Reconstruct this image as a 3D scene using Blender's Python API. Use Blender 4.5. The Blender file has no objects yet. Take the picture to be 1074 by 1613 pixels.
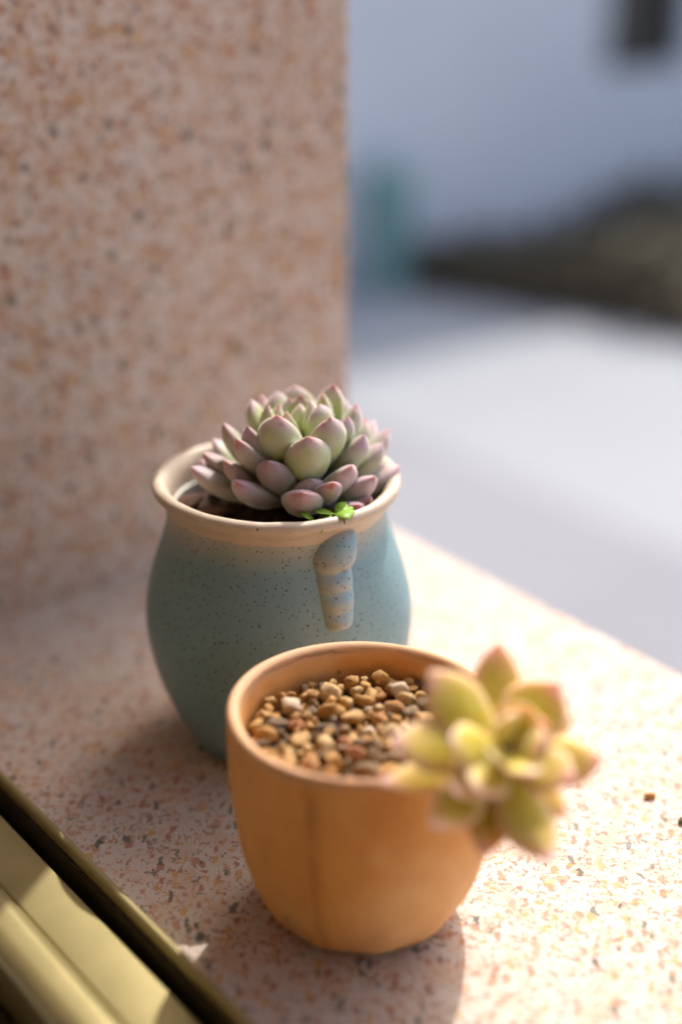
import bpy, bmesh, math, random
from mathutils import Vector, Matrix, noise as mnoise

R = math.radians
SC = bpy.context.scene

# ------------------------------------------------------------------ camera, sky, sun, exposure
cam_data = bpy.data.cameras.new("camera")
cam = bpy.data.objects.new("camera", cam_data)
SC.collection.objects.link(cam)
cam.location = (0, 0, 0.27)
cam.rotation_euler = (R(90 - 23.1), 0, 0)
cam_data.sensor_fit = 'VERTICAL'
cam_data.sensor_height = 36
cam_data.lens = 2350 / 1613 * 36
cam_data.clip_start = 0.02
cam_data.clip_end = 400
cam_data.dof.use_dof = True
cam_data.dof.focus_distance = 0.441
cam_data.dof.aperture_fstop = 2.9
cam_data.dof.aperture_blades = 0
SC.camera = cam

SUN_AZ, SUN_EL = R(18.2), R(49.2)          # azimuth clockwise from +Y
world = bpy.data.worlds.new("World")
SC.world = world
world.use_nodes = True
wn = world.node_tree
bg = wn.nodes["Background"]
sky = wn.nodes.new("ShaderNodeTexSky")
sky.sky_type = 'NISHITA'
sky.sun_disc = False
sky.sun_elevation = SUN_EL
sky.sun_rotation = SUN_AZ
sky.air_density = 1.0
sky.dust_density = 4.2
sky.ozone_density = 1.0
wn.links.new(sky.outputs[0], bg.inputs[0])
bg.inputs[1].default_value = 0.15

sun_data = bpy.data.lights.new("sun", 'SUN')
sun_data.energy = 2.0
sun_data.angle = R(0.55)
sun_data.color = (1.0, 0.95, 0.89)
sun = bpy.data.objects.new("sun", sun_data)
SC.collection.objects.link(sun)
sdir = Vector((math.sin(SUN_AZ) * math.cos(SUN_EL), math.cos(SUN_AZ) * math.cos(SUN_EL), math.sin(SUN_EL)))
sun.rotation_euler = (-sdir).to_track_quat('-Z', 'Y').to_euler()
sun.location = sdir * 3

SC.view_settings.view_transform = 'Standard'
SC.view_settings.look = 'None'
SC.view_settings.gamma = 1
SC.view_settings.use_curve_mapping = False
SC.view_settings.exposure = 1.12
SC.cycles.use_denoising = True
SC.cycles.max_bounces = 6
SC.cycles.diffuse_bounces = 4
SC.cycles.use_adaptive_sampling = True
SC.cycles.adaptive_threshold = .02
SC.cycles.sample_clamp_indirect = 8

# ------------------------------------------------------------------ helpers
COL = SC.collection


def link(o, parent=None):
    COL.objects.link(o)
    if parent is not None:
        o.parent = parent
    return o


def empty(name, loc, label, cat, group=None):
    o = bpy.data.objects.new(name, None)
    o.location = loc
    o.empty_display_size = 0.01
    link(o)
    o["label"] = label
    o["category"] = cat
    if group:
        o["group"] = group
    return o


def tag(o, label, cat=None, group=None, kind=None):
    o["label"] = label
    if cat:
        o["category"] = cat
    if group:
        o["group"] = group
    if kind:
        o["kind"] = kind
    return o


def mesh_obj(name, verts, faces, mat, parent=None, smooth=True, uvs=None, sharp=None):
    me = bpy.data.meshes.new(name)
    me.from_pydata([tuple(v) for v in verts], [], faces)
    if uvs is not None:
        lay = me.uv_layers.new(name="UVMap")
        for lp in me.loops:
            lay.data[lp.index].uv = uvs[lp.vertex_index]
    me.materials.append(mat)
    bm = bmesh.new()
    bm.from_mesh(me)
    bmesh.ops.recalc_face_normals(bm, faces=bm.faces)
    bm.to_mesh(me)
    bm.free()
    if smooth:
        me.polygons.foreach_set("use_smooth", [True] * len(me.polygons))
        if sharp:
            me.set_sharp_from_angle(angle=R(sharp))
    me.update()
    return link(bpy.data.objects.new(name, me), parent)


def box_mesh(name, x0, x1, y0, y1, z0, z1, mat, parent=None, bevel=0.0, mtx=None):
    bm = bmesh.new()
    bmesh.ops.create_cube(bm, size=1)
    for v in bm.verts:
        v.co = Vector((x0 + (v.co.x + .5) * (x1 - x0), y0 + (v.co.y + .5) * (y1 - y0), z0 + (v.co.z + .5) * (z1 - z0)))
    if bevel:
        bmesh.ops.bevel(bm, geom=bm.edges[:], offset=bevel, segments=3, affect='EDGES', profile=.6)
    if mtx is not None:
        bm.transform(mtx)
    me = bpy.data.meshes.new(name)
    bm.to_mesh(me)
    bm.free()
    me.materials.append(mat)
    if bevel:
        me.polygons.foreach_set("use_smooth", [True] * len(me.polygons))
        me.set_sharp_from_angle(angle=R(40))
    return link(bpy.data.objects.new(name, me), parent)


def lathe(profile, n=128, warp=None, close_start=True, close_end=True):
    """profile = [(r, z)...] -> verts, faces"""
    vs, fs = [], []
    for (r, z) in profile:
        for k in range(n):
            a = 2 * math.pi * k / n
            p = Vector((r * math.cos(a), r * math.sin(a), z))
            if warp:
                p = warp(p, a, r, z)
            vs.append(p)
    m = len(profile)
    for i in range(m - 1):
        for k in range(n):
            k2 = (k + 1) % n
            fs.append((i * n + k, i * n + k2, (i + 1) * n + k2, (i + 1) * n + k))
    if close_start:
        fs.append(tuple(range(n))[::-1])
    if close_end:
        fs.append(tuple((m - 1) * n + k for k in range(n)))
    return vs, fs


def catmull(pts, sub=6):
    out = []
    n = len(pts)
    for i in range(n - 1):
        p0 = pts[max(i - 1, 0)]; p1 = pts[i]; p2 = pts[i + 1]; p3 = pts[min(i + 2, n - 1)]
        for s in range(sub):
            t = s / sub
            out.append(tuple(0.5 * ((2 * b) + (-a + c) * t + (2 * a - 5 * b + 4 * c - d) * t * t + (-a + 3 * b - 3 * c + d) * t ** 3)
                             for a, b, c, d in zip(p0, p1, p2, p3)))
    out.append(tuple(pts[-1]))
    return out


def tube(path, radii, n=10):
    vs, fs = [], []
    m = len(path)
    ref = Vector((0.3, 0.2, 1)).normalized()
    for i, p in enumerate(path):
        d = (path[min(i + 1, m - 1)] - path[max(i - 1, 0)]).normalized()
        s = d.cross(ref).normalized()
        u = s.cross(d)
        for k in range(n):
            a = 2 * math.pi * k / n
            vs.append(p + (s * math.cos(a) + u * math.sin(a)) * radii[i])
    for i in range(m - 1):
        for k in range(n):
            k2 = (k + 1) % n
            fs.append((i * n + k, i * n + k2, (i + 1) * n + k2, (i + 1) * n + k))
    fs.append(tuple(range(n)))
    fs.append(tuple((m - 1) * n + k for k in range(n)))
    return vs, fs


def interp(x, pts):
    for (a, b), (c, d) in zip(pts, pts[1:]):
        if x <= c:
            return b + (d - b) * (x - a) / (c - a)
    return pts[-1][1]


# ------------------------------------------------------------------ material helpers
class Mat:
    def __init__(self, name, rough=0.6, spec=0.4, metallic=0.0):
        self.m = bpy.data.materials.new(name)
        self.m.use_nodes = True
        self.t = self.m.node_tree
        self.b = self.t.nodes["Principled BSDF"]
        self.b.inputs["Roughness"].default_value = rough
        self.b.inputs["Specular IOR Level"].default_value = spec
        self.b.inputs["Metallic"].default_value = metallic
        self._co = None

    def n(self, kind, **kw):
        nd = self.t.nodes.new(kind)
        for k, v in kw.items():
            setattr(nd, k, v)
        return nd

    def l(self, a, b):
        self.t.links.new(a, b)

    def co(self):
        if self._co is None:
            self._co = self.n("ShaderNodeTexCoord")
        return self._co

    def mapping(self, src, scale=(1, 1, 1), rot=(0, 0, 0), loc=(0, 0, 0)):
        mp = self.n("ShaderNodeMapping")
        mp.inputs["Scale"].default_value = scale
        mp.inputs["Rotation"].default_value = rot
        mp.inputs["Location"].default_value = loc
        self.l(src, mp.inputs["Vector"])
        return mp.outputs[0]

    def noise(self, vec, scale, detail=4, rough=.55, out="Fac"):
        nd = self.n("ShaderNodeTexNoise")
        nd.inputs["Scale"].default_value = scale
        nd.inputs["Detail"].default_value = detail
        nd.inputs["Roughness"].default_value = rough
        if vec is not None:
            self.l(vec, nd.inputs["Vector"])
        return nd.outputs[out]

    def voronoi(self, vec, scale, feature='F1', rnd=1.0):
        nd = self.n("ShaderNodeTexVoronoi", feature=feature)
        nd.inputs["Scale"].default_value = scale
        nd.inputs["Randomness"].default_value = rnd
        if vec is not None:
            self.l(vec, nd.inputs["Vector"])
        return nd

    def ramp(self, fac, stops, interp='LINEAR'):
        nd = self.n("ShaderNodeValToRGB")
        cr = nd.color_ramp
        cr.interpolation = interp
        while len(cr.elements) < len(stops):
            cr.elements.new(0.5)
        for e, (p, c) in zip(cr.elements, stops):
            e.position = p
            e.color = (c, c, c, 1) if isinstance(c, (int, float)) else (*c, 1)
        self.l(fac, nd.inputs[0])
        return nd.outputs[0]

    def mix(self, fac, a, b, mode='MIX'):
        nd = self.n("ShaderNodeMix", data_type='RGBA', blend_type=mode)
        for sock, val in ((nd.inputs["Factor"], fac), (nd.inputs["A"], a), (nd.inputs["B"], b)):
            if isinstance(val, (int, float)):
                sock.default_value = val
            elif isinstance(val, tuple):
                sock.default_value = (*val, 1)
            else:
                self.l(val, sock)
        return nd.outputs["Result"]

    def math(self, op, a, b=None, c=None, clamp=False):
        nd = self.n("ShaderNodeMath", operation=op, use_clamp=clamp)
        for i, val in enumerate((a, b, c)):
            if val is None:
                continue
            if isinstance(val, (int, float)):
                nd.inputs[i].default_value = val
            else:
                self.l(val, nd.inputs[i])
        return nd.outputs[0]

    def add_vec(self, a, b, k):
        sc = self.n("ShaderNodeVectorMath", operation='MULTIPLY_ADD')
        self.l(b, sc.inputs[0])
        sc.inputs[1].default_value = (k, k, k)
        self.l(a, sc.inputs[2])
        return sc.outputs[0]

    def sep(self, vec):
        s = self.n("ShaderNodeSeparateXYZ")
        self.l(vec, s.inputs[0])
        return s.outputs

    def sepc(self, c):
        s = self.n("ShaderNodeSeparateColor")
        self.l(c, s.inputs[0])
        return s.outputs

    def color(self, c):
        if isinstance(c, tuple):
            self.b.inputs["Base Color"].default_value = (*c, 1)
        else:
            self.l(c, self.b.inputs["Base Color"])

    def bump(self, h, strength=.3, dist=.001):
        nd = self.n("ShaderNodeBump")
        nd.inputs["Strength"].default_value = strength
        nd.inputs["Distance"].default_value = dist
        self.l(h, nd.inputs["Height"])
        self.l(nd.outputs[0], self.b.inputs["Normal"])


def granite(name, base_a, base_b, rust_k, big):
    g = Mat(name, rough=.65, spec=.2)
    co = g.co().outputs["Object"]
    wob = g.noise(co, 260, 3, .6, "Color")
    v = g.add_vec(co, wob, 0.0035)
    wob2 = g.noise(co, 1100, 2, .6, "Color")
    v2 = g.add_vec(v, wob2, 0.0020)
    base = g.mix(g.noise(co, 55, 5, .65), base_a, base_b)
    base = g.mix(g.ramp(g.noise(co, 14, 3, .5), [(.35, 0), (.7, .5)]), base, (0.64, 0.50, 0.40))
    # soft rust stain between grains
    rust = g.ramp(g.noise(v, 130, 3, .6), [(.46, 0), (.66, rust_k)])
    base = g.mix(rust, base, (0.53, 0.30, 0.165))
    out = base
    layers = [
        (170, (1, .6, .8), (1.3, .4, .2), (.72 if big else .86), .70, [(0, (.56, .33, .22)), (.3, (.60, .38, .20)), (.6, (.50, .28, .19)), (.85, (.45, .33, .26))]),
        # scale, mapping scale, rot, pick threshold, size, colour stops
        (310, (1, .50, .75), (0.3, .5, .6), .53, .85, [(0, (.44, .22, .13)), (.25, (.38, .15, .09)), (.5, (.55, .31, .10)), (.72, (.27, .15, .10)), (.88, (.58, .38, .27))]),
        (450, (.5, 1, .8), (.9, .2, 2.0), .55, .85, [(0, (.38, .17, .10)), (.3, (.52, .28, .10)), (.55, (.25, .17, .12)), (.75, (.45, .22, .14)), (.93, (.17, .16, .13))]),
        (680, (1, .45, .7), (.1, .7, 1.1), .53, .88, [(0, (.40, .19, .14)), (.35, (.33, .24, .19)), (.6, (.52, .29, .14)), (.88, (.19, .18, .15))]),
        (300, (1, .38, .5), (.6, .3, 2.6), .87, .72, [(0, (.10, .12, .095)), (.4, (.14, .135, .11)), (.7, (.055, .07, .055))]),
        (120, (1, .5, .6), (.2, .9, .4), .945, .50, [(0, (.075, .09, .07)), (.5, (.12, .11, .08))]),
    ]
    k = 1.12 if big else 1.4
    for sc, ms, rot, thr, size, stops in layers:
        sc *= k
        vor = g.voronoi(g.mapping(v2, ms, rot), sc)
        vor.distance = 'MANHATTAN'
        r, gg, bb = g.sepc(vor.outputs["Color"])[:3]
        pick = g.math('GREATER_THAN', r, thr)
        rad = g.math('MULTIPLY_ADD', bb, size * .6, size * .4)
        shape = g.math('SUBTRACT', rad, vor.outputs["Distance"])
        shape = g.math('MULTIPLY', shape, 9.0, clamp=True)
        m = g.math('MULTIPLY', g.math('MULTIPLY', pick, shape), .82)
        out = g.mix(m, out, g.ramp(gg, stops, 'CONSTANT'))
    g.color(out)
    g.bump(g.noise(co, 700, 4, .6), .25, .0006)
    g.l(g.ramp(g.noise(co, 180, 3), [(.3, .55), (.7, .8)]), g.b.inputs["Roughness"])
    return g.m


def glaze(zmode=True):
    g = Mat("speckled_blue_glaze" if zmode else "lug_glaze", rough=.42, spec=.35)
    co = g.co().outputs["Object"]
    blue = g.mix(g.noise(co, 40, 4), (0.19, 0.315, 0.335), (0.25, 0.38, 0.40))
    cream = g.mix(g.noise(co, 60, 4), (0.53, 0.43, 0.315), (0.63, 0.54, 0.42))
    if zmode:
        z = g.sep(co)[2]
        zz = g.math('ADD', z, g.math('MULTIPLY_ADD', g.noise(co, 22, 3), .016, -.008))
        f = g.ramp(g.math('MULTIPLY', zz, 10.0), [(.74, 0), (.84, .6), (.895, 1)])
        col = g.mix(f, blue, cream)
    else:
        uv = g.sep(g.co().outputs["UV"])
        vv = g.math('ADD', uv[1], g.math('MULTIPLY_ADD', g.noise(co, 150, 3), .13, -.065))
        f = g.ramp(vv, [(0, .55), (.05, .35), (.10, .12), (.17, .25), (.27, .5), (.36, .6), (.42, .30), (.46, .25), (.51, .45), (.57, .45), (.62, .25),
                        (.67, .25), (.73, .42), (.78, .42), (.83, .25), (.88, .4), (1, .45)])
        inv = g.math('SUBTRACT', 1.0, uv[0])
        col = g.mix(f, g.mix(inv, (0.17, 0.36, 0.46), (0.23, 0.39, 0.43)), cream)
    for sc, thr, size in ((620, .30, .28), (950, .25, .36), (280, .80, .16), (120, .92, .13), (60, .965, .09)):
        vor = g.voronoi(co, sc)
        r, gg, bb = g.sepc(vor.outputs["Color"])[:3]
        pick = g.math('GREATER_THAN', r, thr)
        rad = g.math('MULTIPLY', bb, size)
        shape = g.math('MULTIPLY', g.math('SUBTRACT', rad, vor.outputs["Distance"]), 14.0, clamp=True)
        m = g.math('MULTIPLY', g.math('MULTIPLY', pick, shape), .85)
        col = g.mix(m, col, g.ramp(gg, [(0, (.085, .045, .02)), (.5, (.17, .09, .03)), (.8, (.05, .035, .025))]))
    g.color(col)
    g.bump(g.noise(co, 120, 4, .5), .12, .001)
    g.l(g.ramp(g.noise(co, 70, 3), [(.3, .36), (.7, .52)]), g.b.inputs["Roughness"])
    return g.m


def terracotta():
    g = Mat("orange_terracotta", rough=.62, spec=.3)
    co = g.co().outputs["Object"]
    col = g.mix(g.noise(co, 28, 5, .6), (0.68, 0.295, 0.07), (0.80, 0.41, 0.13))
    col = g.mix(g.ramp(g.noise(g.mapping(co, (1, 1, .6)), 45, 4), [(.42, 0), (.72, .5)]), col, (0.50, 0.19, 0.045))
    # pale mineral patches, and one dark line down the front crease
    col = g.mix(g.ramp(g.noise(co, 17, 4, .6), [(.46, 0), (.66, .75)]), col, (0.84, 0.52, 0.24))
    xyz = g.sep(co)
    ang = g.math('ARCTAN2', xyz[1], xyz[0])
    ang = g.math('ADD', ang, g.math('MULTIPLY_ADD', g.noise(co, 60, 3), .10, -.05))
    dark_line = g.ramp(g.math('ABSOLUTE', g.math('SUBTRACT', ang, R(-113))), [(.0, .65), (.035, .25), (.07, 0)])
    dark_line = g.math('MULTIPLY', dark_line, g.ramp(g.noise(co, 70, 3), [(.35, .25), (.6, 1)]))
    col = g.mix(dark_line, col, (0.34, 0.15, 0.05))
    # pale bloom on and inside the rim
    z = g.sep(co)[2]
    zz = g.math('ADD', z, g.math('MULTIPLY_ADD', g.noise(co, 90, 4), .006, -.003))
    lip = g.ramp(g.math('MULTIPLY', zz, 10.0), [(.615, 0), (.645, .55), (.675, .75)])
    col = g.mix(lip, col, (0.62, 0.40, 0.26))
    # reddish tide line inside and scattered specks
    vor = g.voronoi(co, 150)
    r, gg, bb = g.sepc(vor.outputs["Color"])[:3]
    m = g.math('MULTIPLY', g.math('GREATER_THAN', r, .93), g.math('MULTIPLY', g.math('SUBTRACT', g.math('MULTIPLY', bb, .22), vor.outputs["Distance"]), 9.0, clamp=True))
    col = g.mix(g.math('MULTIPLY', m, .7), col, (0.20, 0.09, 0.04))
    # thin dark firing band that wanders along the lip
    band = g.ramp(g.math('MULTIPLY', zz, 10.0), [(.640, 0), (.648, .8), (.654, 0)])
    band = g.math('MULTIPLY', band, g.ramp(g.noise(co, 34, 3), [(.42, 0), (.62, .9)]))
    col = g.mix(band, col, (0.22, 0.12, 0.08))
    g.color(col)
    g.bump(g.noise(co, 260, 5, .6), .18, .0008)
    return g.m


def leaf_mat(name, tint, edge_k=.3, sss=.4, bloom_k=.40, edge_w=.2, t0=.62):
    """0 inner (green), 1 middle, 2 outer (mauve), 3 front rosette"""
    g = Mat(name, rough=.5, spec=.3)
    co = g.co().outputs["Object"]
    uv = g.sep(g.co().outputs["UV"])
    t = g.math('ADD', uv[1], g.math('MULTIPLY_ADD', g.noise(co, 260, 4), .30, -.15))
    under = uv[0]                                   # 1 on the upper face, 0 underneath
    green, mid, pink, tip = tint
    col = g.ramp(t, [(.15, green), (t0, green), (t0 * .4 + .588, mid), (.95, pink), (1.0, tip)])
    edge = g.ramp(g.math('ABSOLUTE', g.math('SUBTRACT', uv[0], .5)), [(.0, edge_k), (.12, edge_k * .6), (edge_w, 0)])
    col = g.mix(edge, col, pink)
    # waxy bloom, rubbed off in patches
    bloom = g.ramp(g.noise(co, 140, 5, .65), [(.36, 0), (.68, bloom_k)])
    col = g.mix(bloom, col, (0.68, 0.65, 0.73))
    freck = g.ramp(g.noise(co, 1300, 2), [(.62, 0), (.75, .25)])
    col = g.mix(freck, col, mid)
    info = g.n("ShaderNodeObjectInfo").outputs["Random"]
    hsv = g.n("ShaderNodeHueSaturation")
    g.l(g.math('MULTIPLY_ADD', info, .03, .485), hsv.inputs["Hue"])
    g.l(g.math('MULTIPLY_ADD', info, .25, .88), hsv.inputs["Value"])
    g.l(col, hsv.inputs["Color"])
    g.color(hsv.outputs[0])
    g.b.inputs["Subsurface Weight"].default_value = sss
    g.b.inputs["Subsurface Radius"].default_value = (1.0, .7, .3)
    g.b.inputs["Subsurface Scale"].default_value = .0030
    g.b.inputs["Sheen Weight"].default_value = .6
    g.b.inputs["Sheen Tint"].default_value = (1, .9, .97, 1)
    g.b.inputs["Sheen Roughness"].default_value = .38
    g.bump(g.noise(co, 900, 3), .10, .0004)
    return g.m


def stone_mat():
    g = Mat("pebble_stone", rough=.5, spec=.4)
    co = g.co().outputs["Object"]
    info = g.n("ShaderNodeObjectInfo").outputs["Random"]
    col = g.ramp(info, [(0, (.58, .31, .08)), (.14, (.66, .40, .14)), (.28, (.44, .20, .045)), (.40, (.70, .49, .22)), (.48, (.20, .105, .04)),
                        (.58, (.60, .31, .07)), (.66, (.10, .07, .04)), (.76, (.50, .18, .075)), (.84, (.66, .41, .13)), (.92, (.25, .17, .09)), (.97, (.76, .62, .45))], 'CONSTANT')
    col = g.mix(g.ramp(g.noise(co, 420, 4, .65), [(.44, 0), (.64, .7)]), col, (.26, .12, .035))
    col = g.mix(g.ramp(g.noise(co, 260, 3), [(.52, 0), (.72, .5)]), col, (.76, .51, .22))
    g.color(col)
    g.bump(g.noise(co, 900, 4, .65), .5, .0006)
    return g.m


def simple(name, c1, c2, scale, rough=.7, spec=.3, metallic=0, bump=None, detail=5):
    g = Mat(name, rough=rough, spec=spec, metallic=metallic)
    co = g.co().outputs["Object"]
    nz = g.noise(co, scale, detail, .6)
    g.color(g.mix(g.ramp(nz, [(.3, 0), (.7, 1)]), c1, c2))
    if bump:
        g.bump(g.noise(co, bump[0], 4, .6), bump[1], bump[2])
    return g.m


M_GRANITE = granite("beige_pink_granite", (0.51, 0.445, 0.385), (0.62, 0.56, 0.50), .45, False)
M_WALLSTONE = granite("rusty_pink_granite", (0.58, 0.45, 0.375), (0.71, 0.60, 0.53), .85, True)
M_GLAZE = glaze(True)
M_LUG = glaze(False)
M_TERRA = terracotta()
GREEN_IN = ((.40, .50, .12), (.47, .49, .24), (.56, .40, .40), (.46, .17, .17))
GREEN_MID = ((.38, .46, .18), (.44, .44, .29), (.52, .33, .36), (.42, .14, .15))
MAUVE = ((.35, .37, .21), (.42, .33, .27), (.48, .27, .28), (.48, .13, .12))
FRONT = ((.64, .52, .05), (.78, .56, .16), (.90, .55, .50), (.84, .28, .28))
M_LEAF = [leaf_mat("green_leaf_skin", GREEN_IN), leaf_mat("pink_green_leaf_skin", GREEN_MID), leaf_mat("mauve_leaf_skin", MAUVE)]
M_FRONT = leaf_mat("yellow_green_leaf_skin", FRONT, .95, .75, .08, .42, .60)
M_STONE = stone_mat()
M_SOIL = simple("dark_soil", (.035, .022, .015), (.09, .05, .032), 500, .9, .2, bump=(900, .8, .001))
M_CHIP = simple("dry_brown_bark", (.10, .05, .035), (.20, .105, .075), 300, .8, .25, bump=(700, .5, .0006))
M_STEM = simple("woody_stem", (.20, .12, .07), (.32, .24, .12), 400, .8, .2, bump=(600, .5, .0006))
M_CLOVER = simple("clover_green", (.17, .34, .02), (.26, .43, .05), 500, .5, .3)
M_CLOVER.node_tree.nodes["Principled BSDF"].inputs["Subsurface Weight"].default_value = .2
M_CLOVER.node_tree.nodes["Principled BSDF"].inputs["Subsurface Scale"].default_value = .001
M_METAL = simple("olive_anodised_metal", (.30, .25, .105), (.36, .295, .13), 60, .38, .5, .55, bump=(900, .08, .0003))
M_TRACK_DARK = simple("track_shade_brown", (.028, .021, .009), (.05, .038, .018), 200, .75, .25)  # shade of the metal channel put into a dark brown
M_PAINT = simple("white_wall_paint", (.66, .68, .72), (.74, .75, .78), 1.6, .8, .2, bump=(30, .2, .004))
M_CONCRETE = simple("pale_concrete", (.27, .28, .29), (.33, .34, .35), .7, .85, .25, bump=(60, .3, .004))
M_TEAL = simple("teal_plastic", (.15, .28, .27), (.18, .32, .31), 8, .45, .4)
M_DARKFRAME = simple("dark_window_metal", (.035, .033, .028), (.055, .05, .04), 10, .5, .4)
M_GLASS = simple("dark_window_glass", (.015, .015, .012), (.022, .021, .018), 2, .12, .5)
M_EARTH = simple("bed_earth", (.055, .042, .028), (.10, .075, .05), 9, .95, .15, bump=(40, .8, .02))
M_COVER = simple("ground_cover_leaf", (.065, .055, .03), (.12, .10, .06), 6, .7, .25)
M_ROOF = simple("grey_roof_sheet", (.25, .25, .26), (.33, .33, .34), 3, .7, .3)

# ------------------------------------------------------------------ setting: yard, sill, stone jamb
GZ = -1.03
E1 = Vector((-.606, .795, 0))                     # along the sill, away from the camera
E2 = Vector((-.795, -.606, 0))                    # across the sill, towards the room


def frame_mtx(origin):
    m = Matrix.Identity(4)
    m.col[0][:3] = E2                              # local x: towards the room
    m.col[1][:3] = -E1                             # local y: along the sill towards the camera
    m.col[2][:3] = (0, 0, 1)
    m.col[3][:3] = origin
    return m


def grid_sheet(name, x0, x1, y0, y1, nx, ny, zf, mat):
    vs = [(x0 + (x1 - x0) * i / nx, y0 + (y1 - y0) * j / ny, 0) for j in range(ny + 1) for i in range(nx + 1)]
    vs = [(x, y, zf(x, y)) for x, y, _ in vs]
    fs = [(j * (nx + 1) + i, j * (nx + 1) + i + 1, (j + 1) * (nx + 1) + i + 1, (j + 1) * (nx + 1) + i) for j in range(ny) for i in range(nx)]
    return mesh_obj(name, vs, fs, mat)


ground = grid_sheet("ground", -150, 150, -150, 150, 60, 60, lambda x, y: GZ, M_CONCRETE)
tag(ground, "pale concrete yard beyond the window sill", kind="structure")

M_STRIP = simple("grey_ground_strip", (.215, .215, .23), (.27, .27, .285), .7, .85, .25, bump=(60, .3, .004))
M_PLASTER = simple("warm_bounce_plaster", (.66, .53, .38), (.74, .61, .45), 3, .85, .2)  # plaster of the added room shell, bounces warm light
CORNER = Vector((.0035, .630, 0))                 # where the jamb meets the outer edge of the sill
FM = frame_mtx(CORNER)
# sill slab: local x 0..w across, local y from behind the jamb to past the camera
SILL_W = 0.2248
sill = box_mesh("window_sill", -.006, SILL_W, -.60, 1.1, -.03, 0, M_GRANITE, bevel=.0018, mtx=FM)
tag(sill, "pale pink speckled granite window sill under the two pots", kind="structure")
wall = empty("stone_wall", CORNER, "speckled pink granite wall standing behind the blue pot", "wall")
wm = frame_mtx((0, 0, 0))
box_mesh("jamb_slab", 0, 1.4, -.42, 0, -.004, 2.2, M_WALLSTONE, wall, bevel=.0022, mtx=wm)
box_mesh("lower_wall", .012, .30, -.42, 1.1, GZ, -.0305, M_GRANITE, wall, mtx=wm)
# unseen house shell, added to block sky light and bounce warm fill
box_mesh("added_lintel", 0, .30, .002, 1.5, 1.75, 2.2, M_GRANITE, wall, mtx=wm)
box_mesh("added_end_jamb", 0, .30, 1.502, 4.0, GZ, 2.2, M_GRANITE, wall, mtx=wm)
for nm, b in (("added_room_wall", (2.4, 2.5, -.42, 4.0, GZ, 2.35)), ("added_room_wall", (1.402, 2.398, -.42, -.30, GZ, 2.35)), ("added_room_wall", (.302, 2.398, 3.88, 4.0, GZ, 2.35)),
              ("added_room_ceiling", (.302, 2.398, -.298, 3.878, 2.22, 2.35)), ("added_room_floor", (.302, 2.398, -.298, 3.878, GZ - .1, GZ + .02))):
    ob = box_mesh(nm, *b, M_PLASTER, mtx=FM)
    tag(ob, "warm plaster surface of the unseen room shell added for warm fill", kind="structure")
strip = box_mesh("path", -1.9, -.02, -8, 8, GZ - .05, GZ + .004, M_STRIP, mtx=FM)  # darker grey strip of ground along the window wall
tag(strip, "grey ground strip along the outside of the window wall", kind="structure")

# ------------------------------------------------------------------ metal window track along the inner side of the sill
track = empty("window_frame", FM @ Vector((SILL_W, .2, 0)), "olive gold metal window track running along the inner edge of the granite sill", "window frame")


def extrude_profile(name, prof, y0, y1, mat, ny=2):
    inv = Matrix.Translation(-track.location)
    vs, fs = [], []
    n = len(prof)
    for j in range(ny):
        y = y0 + (y1 - y0) * j / (ny - 1)
        for (x, z) in prof:
            vs.append(inv @ (FM @ Vector((x, y, z))))
    for j in range(ny - 1):
        for i in range(n):
            i2 = (i + 1) % n
            fs.append((j * n + i, j * n + i2, (j + 1) * n + i2, (j + 1) * n + i))
    fs.append(tuple(range(n)))
    fs.append(tuple((ny - 1) * n + i for i in range(n)))
    return mesh_obj(name, vs, fs, mat, track, sharp=35)


def rounded_rect(x0, x1, z0, z1, r, seg=5):
    pts = []
    for cx, cz, a0 in ((x1 - r, z1 - r, 0), (x0 + r, z1 - r, 90), (x0 + r, z0 + r, 180), (x1 - r, z0 + r, 270)):
        for s in range(seg + 1):
            a = R(a0 + 90 * s / seg)
            pts.append((cx + r * math.cos(a), cz + r * math.sin(a)))
    return pts


T0 = SILL_W + .0004
extrude_profile("outer_lip", rounded_rect(T0, T0 + .0028, -.018, .0085, .0012), -.0, 1.1, M_METAL)
extrude_profile("lip_shade_strip", rounded_rect(T0 + .0029, T0 + .0036, -.0069, .0050, .0003), -.0, 1.1, M_TRACK_DARK)  # dark strip paints shade down the lip's room side
extrude_profile("channel_shade_strip", rounded_rect(T0 + .0029, T0 + .0070, -.022, -.007, .0012), -.0, 1.1, M_TRACK_DARK)  # channel bottom, its shade painted in as dark colour
extrude_profile("track_bed", rounded_rect(T0 + .0072, T0 + .0232, -.022, .0018, .0012), -.0, 1.1, M_METAL)
extrude_profile("rail", rounded_rect(T0 + .0233, T0 + .0385, -.020, .0062, .0058, 8), -.0, 1.1, M_METAL)
extrude_profile("inner_dark_strip", rounded_rect(T0 + .0387, T0 + .073, -.024, -.012, .0012), -.0, 1.1, M_TRACK_DARK)  # dark strip on the room side of the rail

# ------------------------------------------------------------------ yard background
# long low white building standing at an angle, with one dark window
BD = Vector((1.02, .75, 0)).normalized()      # along its facade, away to the right
BN = Vector((-BD.y, BD.x, 0))                      # into the building
B0 = Vector((.14, 5.2149, GZ))
bld = empty("outbuilding", B0, "low white painted building with a dark window across the yard", "building")
bm_ = Matrix.Identity(4)
bm_.col[0][:3] = BD
bm_.col[1][:3] = BN
HB = 1.55
WX0, WX1, WZ0, WZ1 = 1.06, 1.52, .61, 1.32


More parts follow.
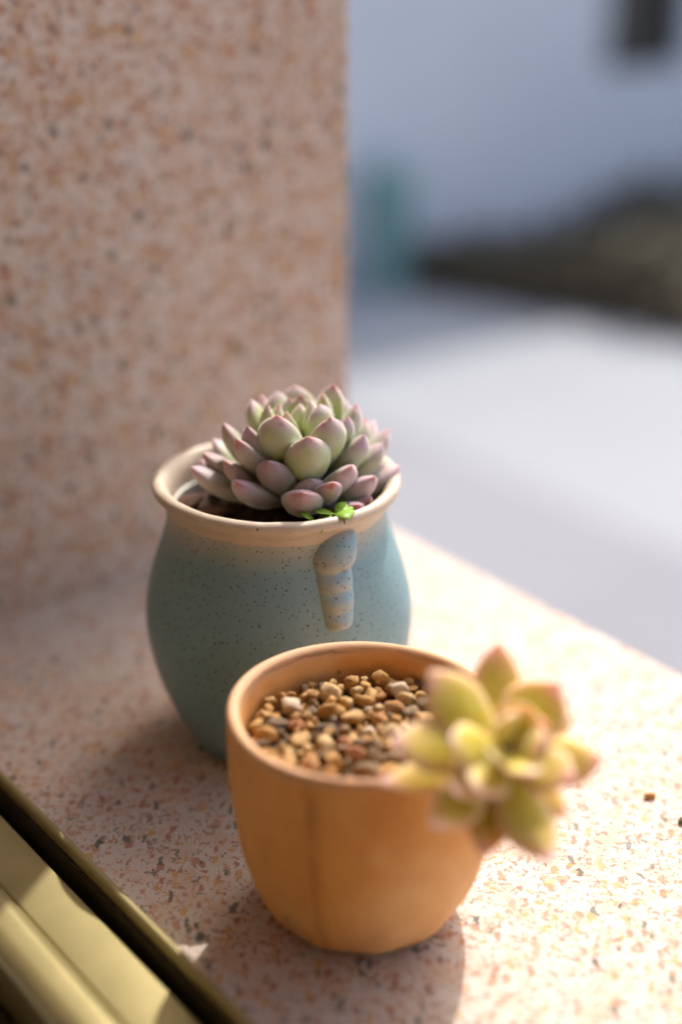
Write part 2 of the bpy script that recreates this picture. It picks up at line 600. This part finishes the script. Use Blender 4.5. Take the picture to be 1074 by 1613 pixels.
def wall_with_hole(name, x0, x1, z0, z1, hole, th, mat, parent):
    hx0, hx1, hz0, hz1 = hole
    vs, fs = [], []

    def bx(a, b, c, d):
        k = len(vs)
        for y in (0, th):
            for (x, z) in ((a, c), (b, c), (b, d), (a, d)):
                vs.append(bm_ @ Vector((x, y, z)))
        for f in ((0, 1, 2, 3), (7, 6, 5, 4), (0, 4, 5, 1), (1, 5, 6, 2), (2, 6, 7, 3), (3, 7, 4, 0)):
            fs.append(tuple(k + i for i in f))
    bx(x0, hx0, z0, z1)
    bx(hx1, x1, z0, z1)
    bx(hx0, hx1, z0, hz0)
    bx(hx0, hx1, hz1, z1)
    return mesh_obj(name, vs, fs, mat, parent, smooth=False)


wall_with_hole("wall", -3.2, 6.5, 0, HB, (WX0, WX1, WZ0, WZ1), .2, M_PAINT, bld)
box_mesh("back_wall", -3.2, 6.5, 2.6, 2.8, 0, HB, M_PAINT, bld, mtx=bm_)
box_mesh("end_wall", -3.2, -3.0, .201, 2.599, 0, HB, M_PAINT, bld, mtx=bm_)
box_mesh("end_wall", 6.3, 6.5, .201, 2.599, 0, HB, M_PAINT, bld, mtx=bm_)
box_mesh("roof", -3.3, 6.6, -.06, 2.9, HB + .002, HB + .10, M_ROOF, bld, bevel=.02, mtx=bm_)
win = box_mesh("window", WX0 + .002, WX1 - .002, .10, .13, WZ0 + .002, WZ1 - .002, M_GLASS, bld, mtx=bm_)
for a, b, c, d in ((WX0, WX0 + .04, WZ0, WZ1), (WX1 - .04, WX1, WZ0, WZ1), (WX0 + .041, WX1 - .041, WZ0, WZ0 + .04), (WX0 + .041, WX1 - .041, WZ1 - .04, WZ1)):
    box_mesh("frame", a + .001, b - .001, .05, .098, c + .001, d - .001, M_DARKFRAME, win, mtx=bm_)

# wedge of dark planted earth between building and yard
bed_pts = [(.16, 5.02), (.67, 4.66), (1.10, 4.34), (1.9, 3.9), (4.2, 3.4), (5.0, 5.2), (3.2, 7.35), (.22, 5.18)]
bv = [Vector((x, y, GZ + .004)) for x, y in bed_pts] + [Vector((x, y, GZ + .06)) for x, y in bed_pts]
cxy = Vector((sum(p[0] for p in bed_pts) / 8, sum(p[1] for p in bed_pts) / 8, 0))
for i in range(8, 16):
    v = bv[i]
    v.xy = cxy.xy + (v.xy - cxy.xy) * .97
bf = [tuple(range(8, 16))] + [(i, (i + 1) % 8, 8 + (i + 1) % 8, 8 + i) for i in range(8)]
bed = mesh_obj("flower_bed_ground", bv, bf, M_EARTH, smooth=False)
tag(bed, "dark earth bed along the foot of the white building", kind="structure")
rnd = random.Random(4)


def in_poly(x, y, poly):
    c = False
    j = len(poly) - 1
    for i in range(len(poly)):
        xi, yi = poly[i]
        xj, yj = poly[j]
        if (yi > y) != (yj > y) and x < (xj - xi) * (y - yi) / (yj - yi) + xi:
            c = not c
        j = i
    return c


lv, lf = [], []
while len(lf) < 15000:
    x, y = rnd.uniform(.1, 5.2), rnd.uniform(3.4, 9.2)
    if not in_poly(x, y, bed_pts):
        continue
    q = mnoise.noise(Vector((x * 2.2, y * 2.2, 3)))
    if rnd.random() > .75 + .6 * q:
        continue
    z = GZ + .05 + rnd.random() * (.05 + .11 * min(2.2, x) + .06 * q)
    a, e, s = rnd.uniform(0, 6.28), rnd.uniform(-.2, 1.0), rnd.uniform(.035, .085)
    d = Vector((math.cos(a) * math.cos(e), math.sin(a) * math.cos(e), math.sin(e)))
    sd = d.cross(Vector((0, 0, 1))).normalized() * s * .32
    p = Vector((x, y, z))
    k = len(lv)
    lv += [p, p + d * s * .5 + sd, p + d * s - Vector((0, 0, s * .15)), p + d * s * .5 - sd]
    lf.append((k, k + 1, k + 2, k + 3))
cover = mesh_obj("ground_cover", lv, lf, M_COVER, smooth=False)
tag(cover, "low dark olive brown plants covering the earth bed", kind="stuff")

# teal upright bin by the end of the bed
tb = empty("teal_bin", (.155, 5.00, GZ), "tall slim teal plastic bin standing in the yard beside the granite wall edge", "bin")
vs, fs = lathe(catmull([(.070, 0), (.074, .004), (.080, .15), (.086, .33), (.086, .36), (.081, .361), (.078, .30)], 4), 40, close_end=False)
mesh_obj("body", vs, fs, M_TEAL, tb, sharp=50)
vs, fs = lathe([(.091, .352), (.093, .358), (.093, .372), (.088, .385), (.06, .41), (.02, .42), (.001, .421)], 40)
lid = mesh_obj("lid", vs, fs, M_TEAL, tb, sharp=50)
vs, fs = tube([Vector((math.cos(a) * .03, 0, .415 + math.sin(a) * .03)) for a in [math.pi * i / 8 for i in range(9)]], [.006] * 9, 8)
mesh_obj("handle", vs, fs, M_TEAL, lid)

# ------------------------------------------------------------------ blue pot
BP = Vector((-.0206, .445, 0))
PROFILE = [(.0285, .0), (.0302, .0013), (.0330, .0060), (.0368, .0140), (.0404, .0237), (.0429, .0341), (.0439, .0435),
           (.0435, .0515), (.0417, .0600), (.0394, .0675), (.0370, .0740), (.0356, .0795), (.0358, .0845)]


def pot_r(z):
    return interp(z, [(b, a) for a, b in CURVE])


CURVE = catmull(PROFILE, 6)
pot = empty("blue_plant_pot", BP, "round bellied pale blue speckled ceramic pot with cream rim holding the plump succulent", "plant pot")


def wob(p, a, r, z):
    k = 1 + .004 * math.sin(2 * a + 1.3 + z * 20) + .003 * math.sin(3 * a + z * 55)
    return Vector((p.x * k, p.y * k, p.z))


outer = [(.001, .0012), (.0255, .0012), (.027, 0)] + CURVE
inner = [(.0328, .0835), (.0326, .0790), (.0355, .066), (.0392, .052), (.0400, .042), (.035, .02), (.026, .006), (.001, .005)]
vs, fs = lathe(outer + inner, 144, wob)
mesh_obj("body", vs, fs, M_GLAZE, pot, sharp=60)
rim_prof = catmull([(.0338, .0830), (.0342, .0878), (.0354, .0913), (.0372, .0929), (.0386, .0929), (.0396, .0921), (.0399, .0908), (.0395, .0896), (.0384, .0886), (.0368, .0873), (.0359, .0842)], 5)


def rim_wob(p, a, r, z):
    q = wob(p, a, r, z)
    q.z += .0003 * math.sin(2 * a + .6) + .00025 * mnoise.noise(Vector((math.cos(a) * 6, math.sin(a) * 6, z * 300)))
    # small chip on the lip above the lug
    d = abs(((a - R(-56)) + math.pi) % (2 * math.pi) - math.pi)
    if d < .05 and r > .036:
        q.z -= .0007 * (1 - d / .05)
        q.xy *= 1 - .010 * (1 - d / .05)
    return q


vs, fs = lathe(rim_prof, 192, rim_wob, False, False)
rim_m = Mat("cream_glazed_rim", rough=.45, spec=.35)
_co = rim_m.co().outputs["Object"]
_c = rim_m.mix(rim_m.noise(_co, 90, 5), (.55, .43, .30), (.68, .57, .44))
_c = rim_m.mix(rim_m.ramp(rim_m.noise(rim_m.mapping(_co, (1, 1, 6)), 120, 4), [(.55, 0), (.75, .5)]), _c, (.42, .28, .17))
_v = rim_m.voronoi(_co, 260)
_s = rim_m.sepc(_v.outputs["Color"])
_m = rim_m.math('MULTIPLY', rim_m.math('GREATER_THAN', _s[0], .86), rim_m.math('MULTIPLY', rim_m.math('SUBTRACT', rim_m.math('MULTIPLY', _s[2], .2), _v.outputs["Distance"]), 14.0, clamp=True))
_c = rim_m.mix(_m, _c, (.09, .05, .025))
rim_m.color(_c)
rim_m.bump(rim_m.noise(_co, 160, 4), .2, .0008)
mesh_obj("rim", vs, fs, rim_m.m, pot)

# moulded lug on the front of the pot: rounded beak over a ridged tapering shank
LUG_TH = R(-90 + 33)
nu, nv = 36, 90
vs, fs, uv = [], [], []
HV = [(0, .0), (.04, .0030), (.10, .0048), (.20, .0058), (.29, .0062), (.345, .0055), (.385, .0034), (.42, .0034), (.47, .0042), (.545, .0041), (.59, .0031),
      (.625, .0032), (.67, .0039), (.745, .0037), (.79, .0028), (.83, .0030), (.88, .0036), (.94, .0033), (.975, .0018), (1.0, -.0002)]
WL = [(0, -.0016), (.05, -.0038), (.12, -.0060), (.22, -.0074), (.32, -.0076), (.40, -.0070), (.6, -.0065), (.8, -.0056), (.93, -.0044), (1, -.0030)]
WR = [(0, .0058), (.05, .0072), (.12, .0076), (.22, .0077), (.30, .0072), (.37, .0060), (.44, .0060), (.6, .0060), (.8, .0057), (.93, .0049), (1, .0034)]


def sm(x, pts):
    return (interp(max(x - .012, 0), pts) + 2 * interp(x, pts) + interp(min(x + .012, 1), pts)) / 4


for j in range(nv + 1):
    v = j / nv
    z = .0868 - v * .0302
    h = sm(v, HV)
    wl, wr = sm(v, WL), sm(v, WR)
    r0 = pot_r(z)
    for i in range(nu + 1):
        u = -1 + 2 * i / nu
        s = (wl + wr) / 2 + u * (wr - wl) / 2
        prof = max(0, 1 - abs(u) ** 2.3) ** .75
        dent = -.0010 * math.exp(-((s - .0008) / .0012) ** 2 - ((v - .385) / .03) ** 2)
        rr = r0 - .0009 + (h + .0009) * prof + dent
        th = LUG_TH + s / r0 - .085 * v
        vs.append(Vector((rr * math.cos(th), rr * math.sin(th), z)))
        uv.append(((u + 1) / 2, v))
for j in range(nv):
    for i in range(nu):
        a = j * (nu + 1) + i
        fs.append((a, a + 1, a + nu + 2, a + nu + 1))
mesh_obj("lug", vs, fs, M_LUG, pot, uvs=uv)

# soil with bark fragments
soil = empty("potting_soil", BP + Vector((0, 0, .080)), "dark brown potting soil with bark flakes inside the blue pot", "soil")
rnd = random.Random(11)
prof = [(.0001 + .0326 * i / 14, 0) for i in range(15)]


def soil_w(p, a, r, z):
    q = Vector((p.x, p.y, .0035 * (1 - (r / .034) ** 2)))
    q.z += .0016 * mnoise.fractal(Vector((p.x * 220, p.y * 220, 1)), 1, 2, 4)
    return q


vs, fs = lathe(prof, 90, soil_w, True, False)
mesh_obj("soil_surface", vs, fs, M_SOIL, soil)
for k in range(34):
    a = rnd.uniform(0, 2 * math.pi) if k > 16 else R(rnd.uniform(-165, -60))
    r = .0305 * math.sqrt(rnd.uniform(.45, 1))
    s = rnd.uniform(.0035, .0085)
    n = rnd.randint(6, 8)
    ring = [(math.cos(2 * math.pi * i / n) * s * rnd.uniform(.75, 1.1), math.sin(2 * math.pi * i / n) * s * .6 * rnd.uniform(.7, 1.15)) for i in range(n)]
    vs = [Vector((x, y, -.0006)) for x, y in ring] + [Vector((x * .9, y * .9, .0007 + .0006 * rnd.random())) for x, y in ring] + [Vector((0, 0, .0018))]
    fs = [tuple(range(n))[::-1]] + [(i, (i + 1) % n, n + (i + 1) % n, n + i) for i in range(n)] + [(n + i, n + (i + 1) % n, 2 * n) for i in range(n)]
    o = mesh_obj("bark_flake", vs, fs, M_CHIP, soil, sharp=50)
    o.location = (r * math.cos(a), r * math.sin(a), .0022 + .0015 * rnd.random())
    o.rotation_euler = (rnd.uniform(-.5, .5), rnd.uniform(-.5, .5), rnd.uniform(0, 6.28))

# ------------------------------------------------------------------ succulents
PLUMP = [(0, .42), (.12, .50), (.30, .70), (.48, .90), (.60, 1.0), (.71, .985), (.80, .89), (.87, .72), (.92, .53), (.952, .34), (.972, .18), (.987, .085), (1, .02)]
POINTED = [(0, .45), (.15, .60), (.35, .86), (.52, 1.0), (.65, .97), (.77, .79), (.87, .52), (.94, .27), (.98, .11), (1, .02)]


def leaf(name, base, tip, width, axis, mat, parent, prof, top_th, bot_th, curl, seed):
    """closed fleshy leaf along a curved midrib; axis = direction the rosette grows in"""
    rn = random.Random(seed)
    L = (tip - base).length
    d0 = (tip - base).normalized()
    out = (axis - d0 * axis.dot(d0))
    if out.length < .05:
        out = Vector((rn.uniform(-1, 1), rn.uniform(-1, 1), .1))
        out -= d0 * out.dot(d0)
    out.normalize()
    side = d0.cross(out).normalized()
    ctrl = (base + tip) / 2 - out * L * curl + side * L * rn.uniform(-.04, .04)
    m, n = 22, 20
    roll = rn.uniform(-.15, .15)
    vs, fs, uv = [], [], []
    for i in range(m + 1):
        t = i / m
        t = 1 - (1 - t) ** 1.35                     # more rings towards the tip
        p = base * (1 - t) ** 2 + ctrl * 2 * t * (1 - t) + tip * t * t
        dd = ((ctrl - base) * (1 - t) + (tip - ctrl) * t).normalized()
        nn = out - dd * out.dot(dd)
        nn.normalize()
        ss = dd.cross(nn).normalized()
        nn, ss = nn * math.cos(roll) + ss * math.sin(roll), ss * math.cos(roll) - nn * math.sin(roll)
        w = interp(t, prof) * width / 2
        thick = w if t > .9 else w
        for k in range(n):
            a = 2 * math.pi * k / n
            c, s = math.cos(a), math.sin(a)
            h = (top_th if s > 0 else bot_th) * thick
            q = p + ss * (c * w) + nn * (math.copysign(abs(s) ** 1.10, s) * h)
            q += (ss * c + nn * s) * (.035 * w * mnoise.noise(Vector((c * 1.4 + seed * 3.1, s * 1.4, t * 3.5))))
            vs.append(q)
            uv.append((.5 + .5 * s, t))
    for i in range(m):
        for k in range(n):
            k2 = (k + 1) % n
            fs.append((i * n + k, i * n + k2, (i + 1) * n + k2, (i + 1) * n + k))
    fs.append(tuple(range(n))[::-1])
    fs.append(tuple(m * n + k for k in range(n)))
    return mesh_obj(name, vs, fs, mat, parent, uvs=uv)


# tips relative to the rosette axis (x, y) and height above the sill (z), width, age class
BLUE_LEAVES = [
    (0.0024, -0.0220, 0.1145, 0.0135, 0), (-0.0070, -0.0160, 0.1192, 0.0132, 0), (0.0093, -0.0150, 0.1181, 0.0125, 0),
    (-0.0164, -0.0120, 0.1142, 0.0105, 1), (-0.0245, -0.0020, 0.1117, 0.0100, 1), (-0.0160, 0.0060, 0.1166, 0.0100, 0),
    (-0.0103, -0.0040, 0.1187, 0.0090, 0), (-0.0079, 0.0100, 0.1181, 0.0100, 0), (-0.0025, 0.0160, 0.1182, 0.0130, 0),
    (-0.0068, -0.0020, 0.1180, 0.0080, 0), (-0.0002, 0.0040, 0.1187, 0.0080, 0), (-0.0004, -0.0010, 0.1176, 0.0060, 0),
    (0.0059, -0.0060, 0.1193, 0.0100, 0), (0.0101, 0.0100, 0.1205, 0.0100, 0), (0.0133, 0.0160, 0.1139, 0.0090, 1),
    (0.0175, 0.0040, 0.1159, 0.0100, 1), (0.0207, 0.0120, 0.1083, 0.0100, 1), (0.0196, -0.0100, 0.1106, 0.0110, 1),
    (0.0258, -0.0020, 0.1049, 0.0110, 1), (0.0280, 0.0100, 0.1054, 0.0100, 1), (0.0313, 0.0020, 0.0956, 0.0120, 2),
    (0.0231, -0.0180, 0.0999, 0.0110, 2), (0.0158, -0.0200, 0.1041, 0.0115, 2), (0.0035, -0.0230, 0.1009, 0.0100, 2),
    (-0.0099, -0.0230, 0.1070, 0.0115, 2), (-0.0236, -0.0140, 0.1036, 0.0100, 2), (-0.0314, -0.0020, 0.1017, 0.0090, 2),
    (-0.0348, -0.0080, 0.0991, 0.0110, 2), (-0.0197, -0.0240, 0.1006, 0.0110, 2), (0.0011, -0.0330, 0.1006, 0.0120, 2),
    (0.0183, -0.0260, 0.0937, 0.0090, 2), (0.0219, -0.0200, 0.0935, 0.0070, 2), (-0.0335, 0.0060, 0.0961, 0.0080, 2),
    (-0.0042, -0.0080, 0.1175, 0.0070, 0),
    (0.0067, 0.0030, 0.1198, 0.0075, 0),
    (0.0028, -0.0030, 0.1195, 0.0070, 0),
    (-0.0038, 0.0050, 0.1174, 0.0080, 0),
    (0.0235, 0.0170, 0.1057, 0.0090, 1),
    (0.0263, 0.0130, 0.0954, 0.0100, 1),
    (-0.0291, 0.0100, 0.1020, 0.0090, 1),
    (-0.0131, 0.0120, 0.1161, 0.0090, 0),
    (0.0147, -0.0080, 0.1160, 0.0080, 1),
    (-0.0196, -0.0160, 0.1116, 0.0085, 2),
    (0.0102, -0.0270, 0.1014, 0.0085, 2),
    # far side of the rosette
    (-0.0130, 0.0190, 0.1120, 0.0115, 1), (0.0040, 0.0240, 0.1100, 0.0115, 1), (0.0180, 0.0225, 0.1030, 0.0105, 1),
    (-0.0240, 0.0150, 0.1020, 0.0105, 2), (-0.0080, 0.0290, 0.0990, 0.0110, 2), (0.0100, 0.0300, 0.0970, 0.0110, 2), (0.0255, 0.0200, 0.0955, 0.0105, 2),
]
S1 = Vector((-.0125, .445, .0815))
suc = empty("plump_succulent", S1, "plump mauve tipped grey green succulent rosette growing in the blue pot", "succulent")
path = [Vector((0, 0, -.004)), Vector((0, 0, .006)), Vector((0, 0, .016)), Vector((0, 0, .023))]
vs, fs = tube(path, [.0055, .0055, .005, .002], 14)
mesh_obj("stem", vs, fs, M_STEM, suc)
for i, (x, y, z, w, kind) in enumerate(BLUE_LEAVES):
    r = math.hypot(x, y)
    tip = Vector((x, y, z - S1.z))
    k = max(0, 1 - r / .036)
    zb = .002 + .021 * k ** .9
    zb = min(zb, tip.z - .003) if kind < 2 else min(.002 + .35 * max(0, tip.z - .012), .012)
    base = Vector((x / max(r, .001) * min(.003, r * .5), y / max(r, .001) * min(.003, r * .5), zb))
    leaf("leaf", base, tip, w * (1.10 if w > .0095 else 1.22), Vector((0, 0, 1)), M_LEAF[kind], suc, POINTED if (w < .0095 and kind == 0) else PLUMP, .42, .80, .16 if kind < 2 else .10, i + 1)

# clover seedling at the inside of the rim
cl = empty("clover_seedling", (-.0035, .4155, .0835), "tiny bright green clover seedling at the blue pot's rim", "seedling")


def leaflet(ang, tilt, s, off, par):
    outl = [(0, 0), (.25, .30), (.55, .52), (.85, .50), (1.0, .28), (.90, 0), (1.0, -.28), (.85, -.50), (.55, -.52), (.25, -.30)]
    vs = [Vector((x * s, y * s * .95, .12 * s * abs(y) - .0001)) for x, y in outl] + [Vector((.5 * s, 0, -.0001))]
    vs += [v + Vector((0, 0, -.00018)) for v in vs]
    n = 10
    fs = [(i, (i + 1) % n, n) for i in range(n)] + [(n + 1 + (i + 1) % n, n + 1 + i, 2 * n + 1) for i in range(n)]
    fs += [(i, n + 1 + i, n + 1 + (i + 1) % n, (i + 1) % n) for i in range(n)]
    o = mesh_obj("leaflet", vs, fs, M_CLOVER, par)
    o.location = off
    o.rotation_euler = (R(8), R(tilt), R(ang))


h1 = Vector((.0016, -.0010, .0092))
for a, t in ((178, -8), (40, -12), (-25, -4)):
    leaflet(a, t, .0060, h1, cl)
h2 = Vector((-.0042, -.0035, .0078))
for a, t in ((165, -30), (-5, -15), (-85, 25)):
    leaflet(a, t, .0050, h2, cl)
for h in (h1, h2):
    vs, fs = tube([Vector((-.001, .002, -.002)), Vector((h.x * .6, h.y * .3, .004)), h], [.0003, .00028, .00022], 8)
    mesh_obj("stalk", vs, fs, M_CLOVER, cl)
tw = bpy.data.objects.new
vs, fs = tube([Vector((0, 0, 0)), Vector((.0003, -.0006, -.0010)), Vector((.0005, -.0008, -.0022))], [.0003, .00035, .0002], 7)
o = mesh_obj("dry_twig", vs, fs, M_STEM)
o.location = BP + Vector((.0401 * math.cos(R(-58)), .0401 * math.sin(R(-58)), .0932))
tag(o, "tiny brown dry twig lying over the blue pot's rim", "twig")

# ------------------------------------------------------------------ orange pot
OP = Vector((.0062, .3470, 0))
opot = empty("orange_plant_pot", OP, "small orange terracotta pot with rounded base standing in front of the blue pot", "plant pot")
OPROF = [(.0205, .0005), (.0232, .0017), (.0272, .0058), (.0309, .0130), (.0335, .0220), (.0352, .0330), (.0363, .0440), (.0367, .0540), (.0367, .0620), (.0366, .0640), (.0361, .0652), (.0349, .0656), (.0337, .0650), (.0331, .0636),
         (.0328, .0580), (.0325, .0500), (.0315, .0380), (.0290, .0220), (.0240, .0100)]


def fluted(p, a, r, z):
    k = max(0, 1 - z / .026)
    ridge = math.cos(a * 11 + .5 * math.sin(a * 2))
    s = 1 - .034 * k ** 1.2 * (.5 + .5 * ridge) * (1 if r > .02 else 0)
    s *= 1 + .005 * math.sin(2 * a + .8) + .003 * math.sin(5 * a + 90 * z)
    # soft vertical crease left of the middle of the front
    da = ((a - R(-112)) + math.pi) % (2 * math.pi) - math.pi
    s *= 1 - .018 * math.exp(-(da / .035) ** 2) * (1 if z < .06 else 0)
    q = Vector((p.x * s, p.y * s, p.z))
    q.z += (.0009 * math.sin(a - .2) - .0006 * math.cos(a) + .0003 * math.sin(3 * a)) * min(1, z / .06)
    if z < .003:
        q.z += .0003 * (.5 + .5 * ridge)
    return q


vs, fs = lathe([(.001, .0025), (.018, .0022)] + catmull(OPROF, 5) + [(.001, .009)], 176, fluted)
mesh_obj("body", vs, fs, M_TERRA, opot, sharp=60)

# pebbles
GL = .0535
peb = empty("pebble_layer", OP + Vector((0, 0, GL)), "layer of tan, brown and grey pebbles filling the orange pot", "pebbles")
vs, fs = lathe([(.0001 + .0325 * i / 10, 0) for i in range(11)], 60, lambda p, a, r, z: Vector((p.x, p.y, -.003 + .0008 * mnoise.noise(p * 300))), True, False)
mesh_obj("soil_surface", vs, fs, M_SOIL, peb)
rnd = random.Random(23)
stones = []
for v in range(9):
    bm = bmesh.new()
    bmesh.ops.create_icosphere(bm, subdivisions=3, radius=1)
    off = Vector((v * 7.3, v * 1.7, 0))
    planes = [(Vector((rnd.gauss(0, 1), rnd.gauss(0, 1), rnd.gauss(0, 1))).normalized(), rnd.uniform(.55, .82)) for _ in range(8)]
    for vt in bm.verts:
        c = vt.co.copy()
        for nrm, dd in planes:
            e = c.dot(nrm) - dd
            if e > 0:
                c -= nrm * e * .95
        c *= 1 + .22 * mnoise.noise(c * 1.3 + off) + .07 * mnoise.noise(c * 3.7 + off)
        vt.co = Vector((c.x, c.y * rnd.uniform(.98, 1.0) * .85, c.z * .74))
    me = bpy.data.meshes.new("pebble")
    bm.to_mesh(me)
    bm.free()
    me.materials.append(M_STONE)
    me.polygons.foreach_set("use_smooth", [True] * len(me.polygons))
    stones.append(me)
placed = []


def put(x, y, s):
    z = -.001
    for (px, py, pz, ps) in placed:
        d = math.hypot(px - x, py - y)
        if d < (ps + s) * .82:
            z = max(z, pz + math.sqrt(max(0, ((ps + s) * .82) ** 2 - d * d)) * .62)
    if z > .0042 + .0012 * mnoise.noise(Vector((x * 90, y * 90, 5))):
        return False
    placed.append((x, y, z, s))
    o = link(bpy.data.objects.new("pebble", rnd.choice(stones)), peb)
    o.location = (x, y, z)
    o.scale = (s * rnd.uniform(.9, 1.25), s * rnd.uniform(.85, 1.1), s * rnd.uniform(.85, 1.15))
    o.rotation_euler = (rnd.uniform(-.6, .6), rnd.uniform(-.6, .6), rnd.uniform(0, 6.28))
    return True


tries = 0
while len(placed) < 285 and tries < 9000:
    tries += 1
    s = rnd.choice((.0018, .0022, .0026, .0030, .0034)) if tries > 90 else rnd.uniform(.0032, .0046)
    if tries > 4000:
        s = rnd.uniform(.0012, .0018)
    a, r = rnd.uniform(0, 6.2832), (.0322 - s) * math.sqrt(rnd.random())
    put(r * math.cos(a), r * math.sin(a), s)

# ------------------------------------------------------------------ sprawling succulent over the front rim
FB = Vector((.0385, .3070, .0750))
FN = Vector((.15, -.58, .80)).normalized()
suc2 = empty("pointed_succulent", FB, "yellow green succulent with pointed pink edged leaves leaning over the orange pot's rim", "succulent")
path = [Vector((-.020, .030, -.022)), Vector((-.0155, .0265, -.014)), Vector((-.010, .021, -.0058)), Vector((-.005, .0125, -.0050)), Vector((0, .003, -.003)), Vector((.0008, -.004, .0035))]
path = [Vector(p) for p in catmull([tuple(p) for p in path], 4)]
vs, fs = tube(path, [.0030] * (len(path) - 5) + [.0034, .0036, .0036, .003, .0015], 12)
mesh_obj("stem", vs, fs, M_STEM, suc2)
FLOWER_LEAVES = [
    (0.0002, 0.0172, 0.0223, 0.0095),
    (-0.0176, 0.0068, 0.0199, 0.0111),
    (0.0140, 0.0082, 0.0158, 0.0123),
    (0.0188, 0.0123, 0.0043, 0.0061),
    (0.0247, -0.0012, 0.0002, 0.0095),
    (-0.0268, -0.0072, 0.0089, 0.0100),
    (-0.0292, -0.0055, -0.0039, 0.0067),
    (-0.0072, -0.0181, 0.0022, 0.0084),
    (-0.0179, -0.0162, -0.0089, 0.0089),
    (-0.0051, -0.0163, -0.0174, 0.0084),
    (0.0104, -0.0204, -0.0157, 0.0106),
    (0.0164, -0.0059, -0.0126, 0.0084),
    (0.0156, -0.0129, 0.0024, 0.0095),
    (0.0082, -0.0114, 0.0115, 0.0072),
    (0.0049, -0.0174, 0.0069, 0.0072),
    (0.0001, -0.0082, 0.0165, 0.0067),
    (0.0045, -0.0014, 0.0158, 0.0084),
    (-0.0134, -0.0098, 0.0111, 0.0084),
    (-0.0042, -0.0173, 0.0116, 0.0039),
]
FLOWER_LEAVES += [(0.0105, -0.0010, 0.0105, .0080), (-0.0130, -0.0165, 0.0010, .0080)]
for i, (x, y, z, w) in enumerate(FLOWER_LEAVES):
    tip = Vector((x, y, z))
    h = tip.dot(FN)
    lat = tip - FN * h
    base = lat.normalized() * min(.002, lat.length * .3) + FN * max(-.003, min(.009, h * .45 - .001))
    leaf("leaf", base, tip, w * 1.34, FN, M_FRONT, suc2, POINTED, .22, .36, .14, 100 + i)

# ------------------------------------------------------------------ crumbs on the sill, small bump on the track


def crumb(name, loc, s, mat, label, cat, mesh=0, rz=0.3):
    me = stones[mesh].copy()
    me.materials.clear()
    me.materials.append(mat)
    o = link(bpy.data.objects.new(name, me))
    o.scale = (s, s * .8, s * .8)
    o.rotation_euler = (.2, .1, rz)
    o.location = Vector(loc) + Vector((0, 0, s * .50))
    tag(o, label, cat)
    return o


M_CR1 = simple("ochre_crumb", (.55, .26, .07), (.66, .36, .12), 500, .8, .2, bump=(900, .4, .0005))
M_CR2 = simple("dark_crumb", (.09, .075, .04), (.16, .13, .07), 500, .8, .2)
M_CR3 = simple("pale_pink_bump", (.62, .42, .34), (.72, .55, .46), 500, .8, .2)
crumb("pebble", (.098, .401, 0), .0021, M_CR1, "single ochre pebble lying alone on the sunlit granite sill", "pebble", 2)
crumb("soil_crumb", (.1055, .3875, 0), .0018, M_CR2, "dark soil crumb on the sunlit sill at the picture's right edge", "crumb", 4, 1.2)
tp = FM @ Vector((T0 + .0012, .335, .0084))
crumb("pale_bump", tp, .0012, M_CR3, "small pale pink bump on the metal track's outer lip", "crumb", 5)  # tiny pale pink bump sitting on the outer lip
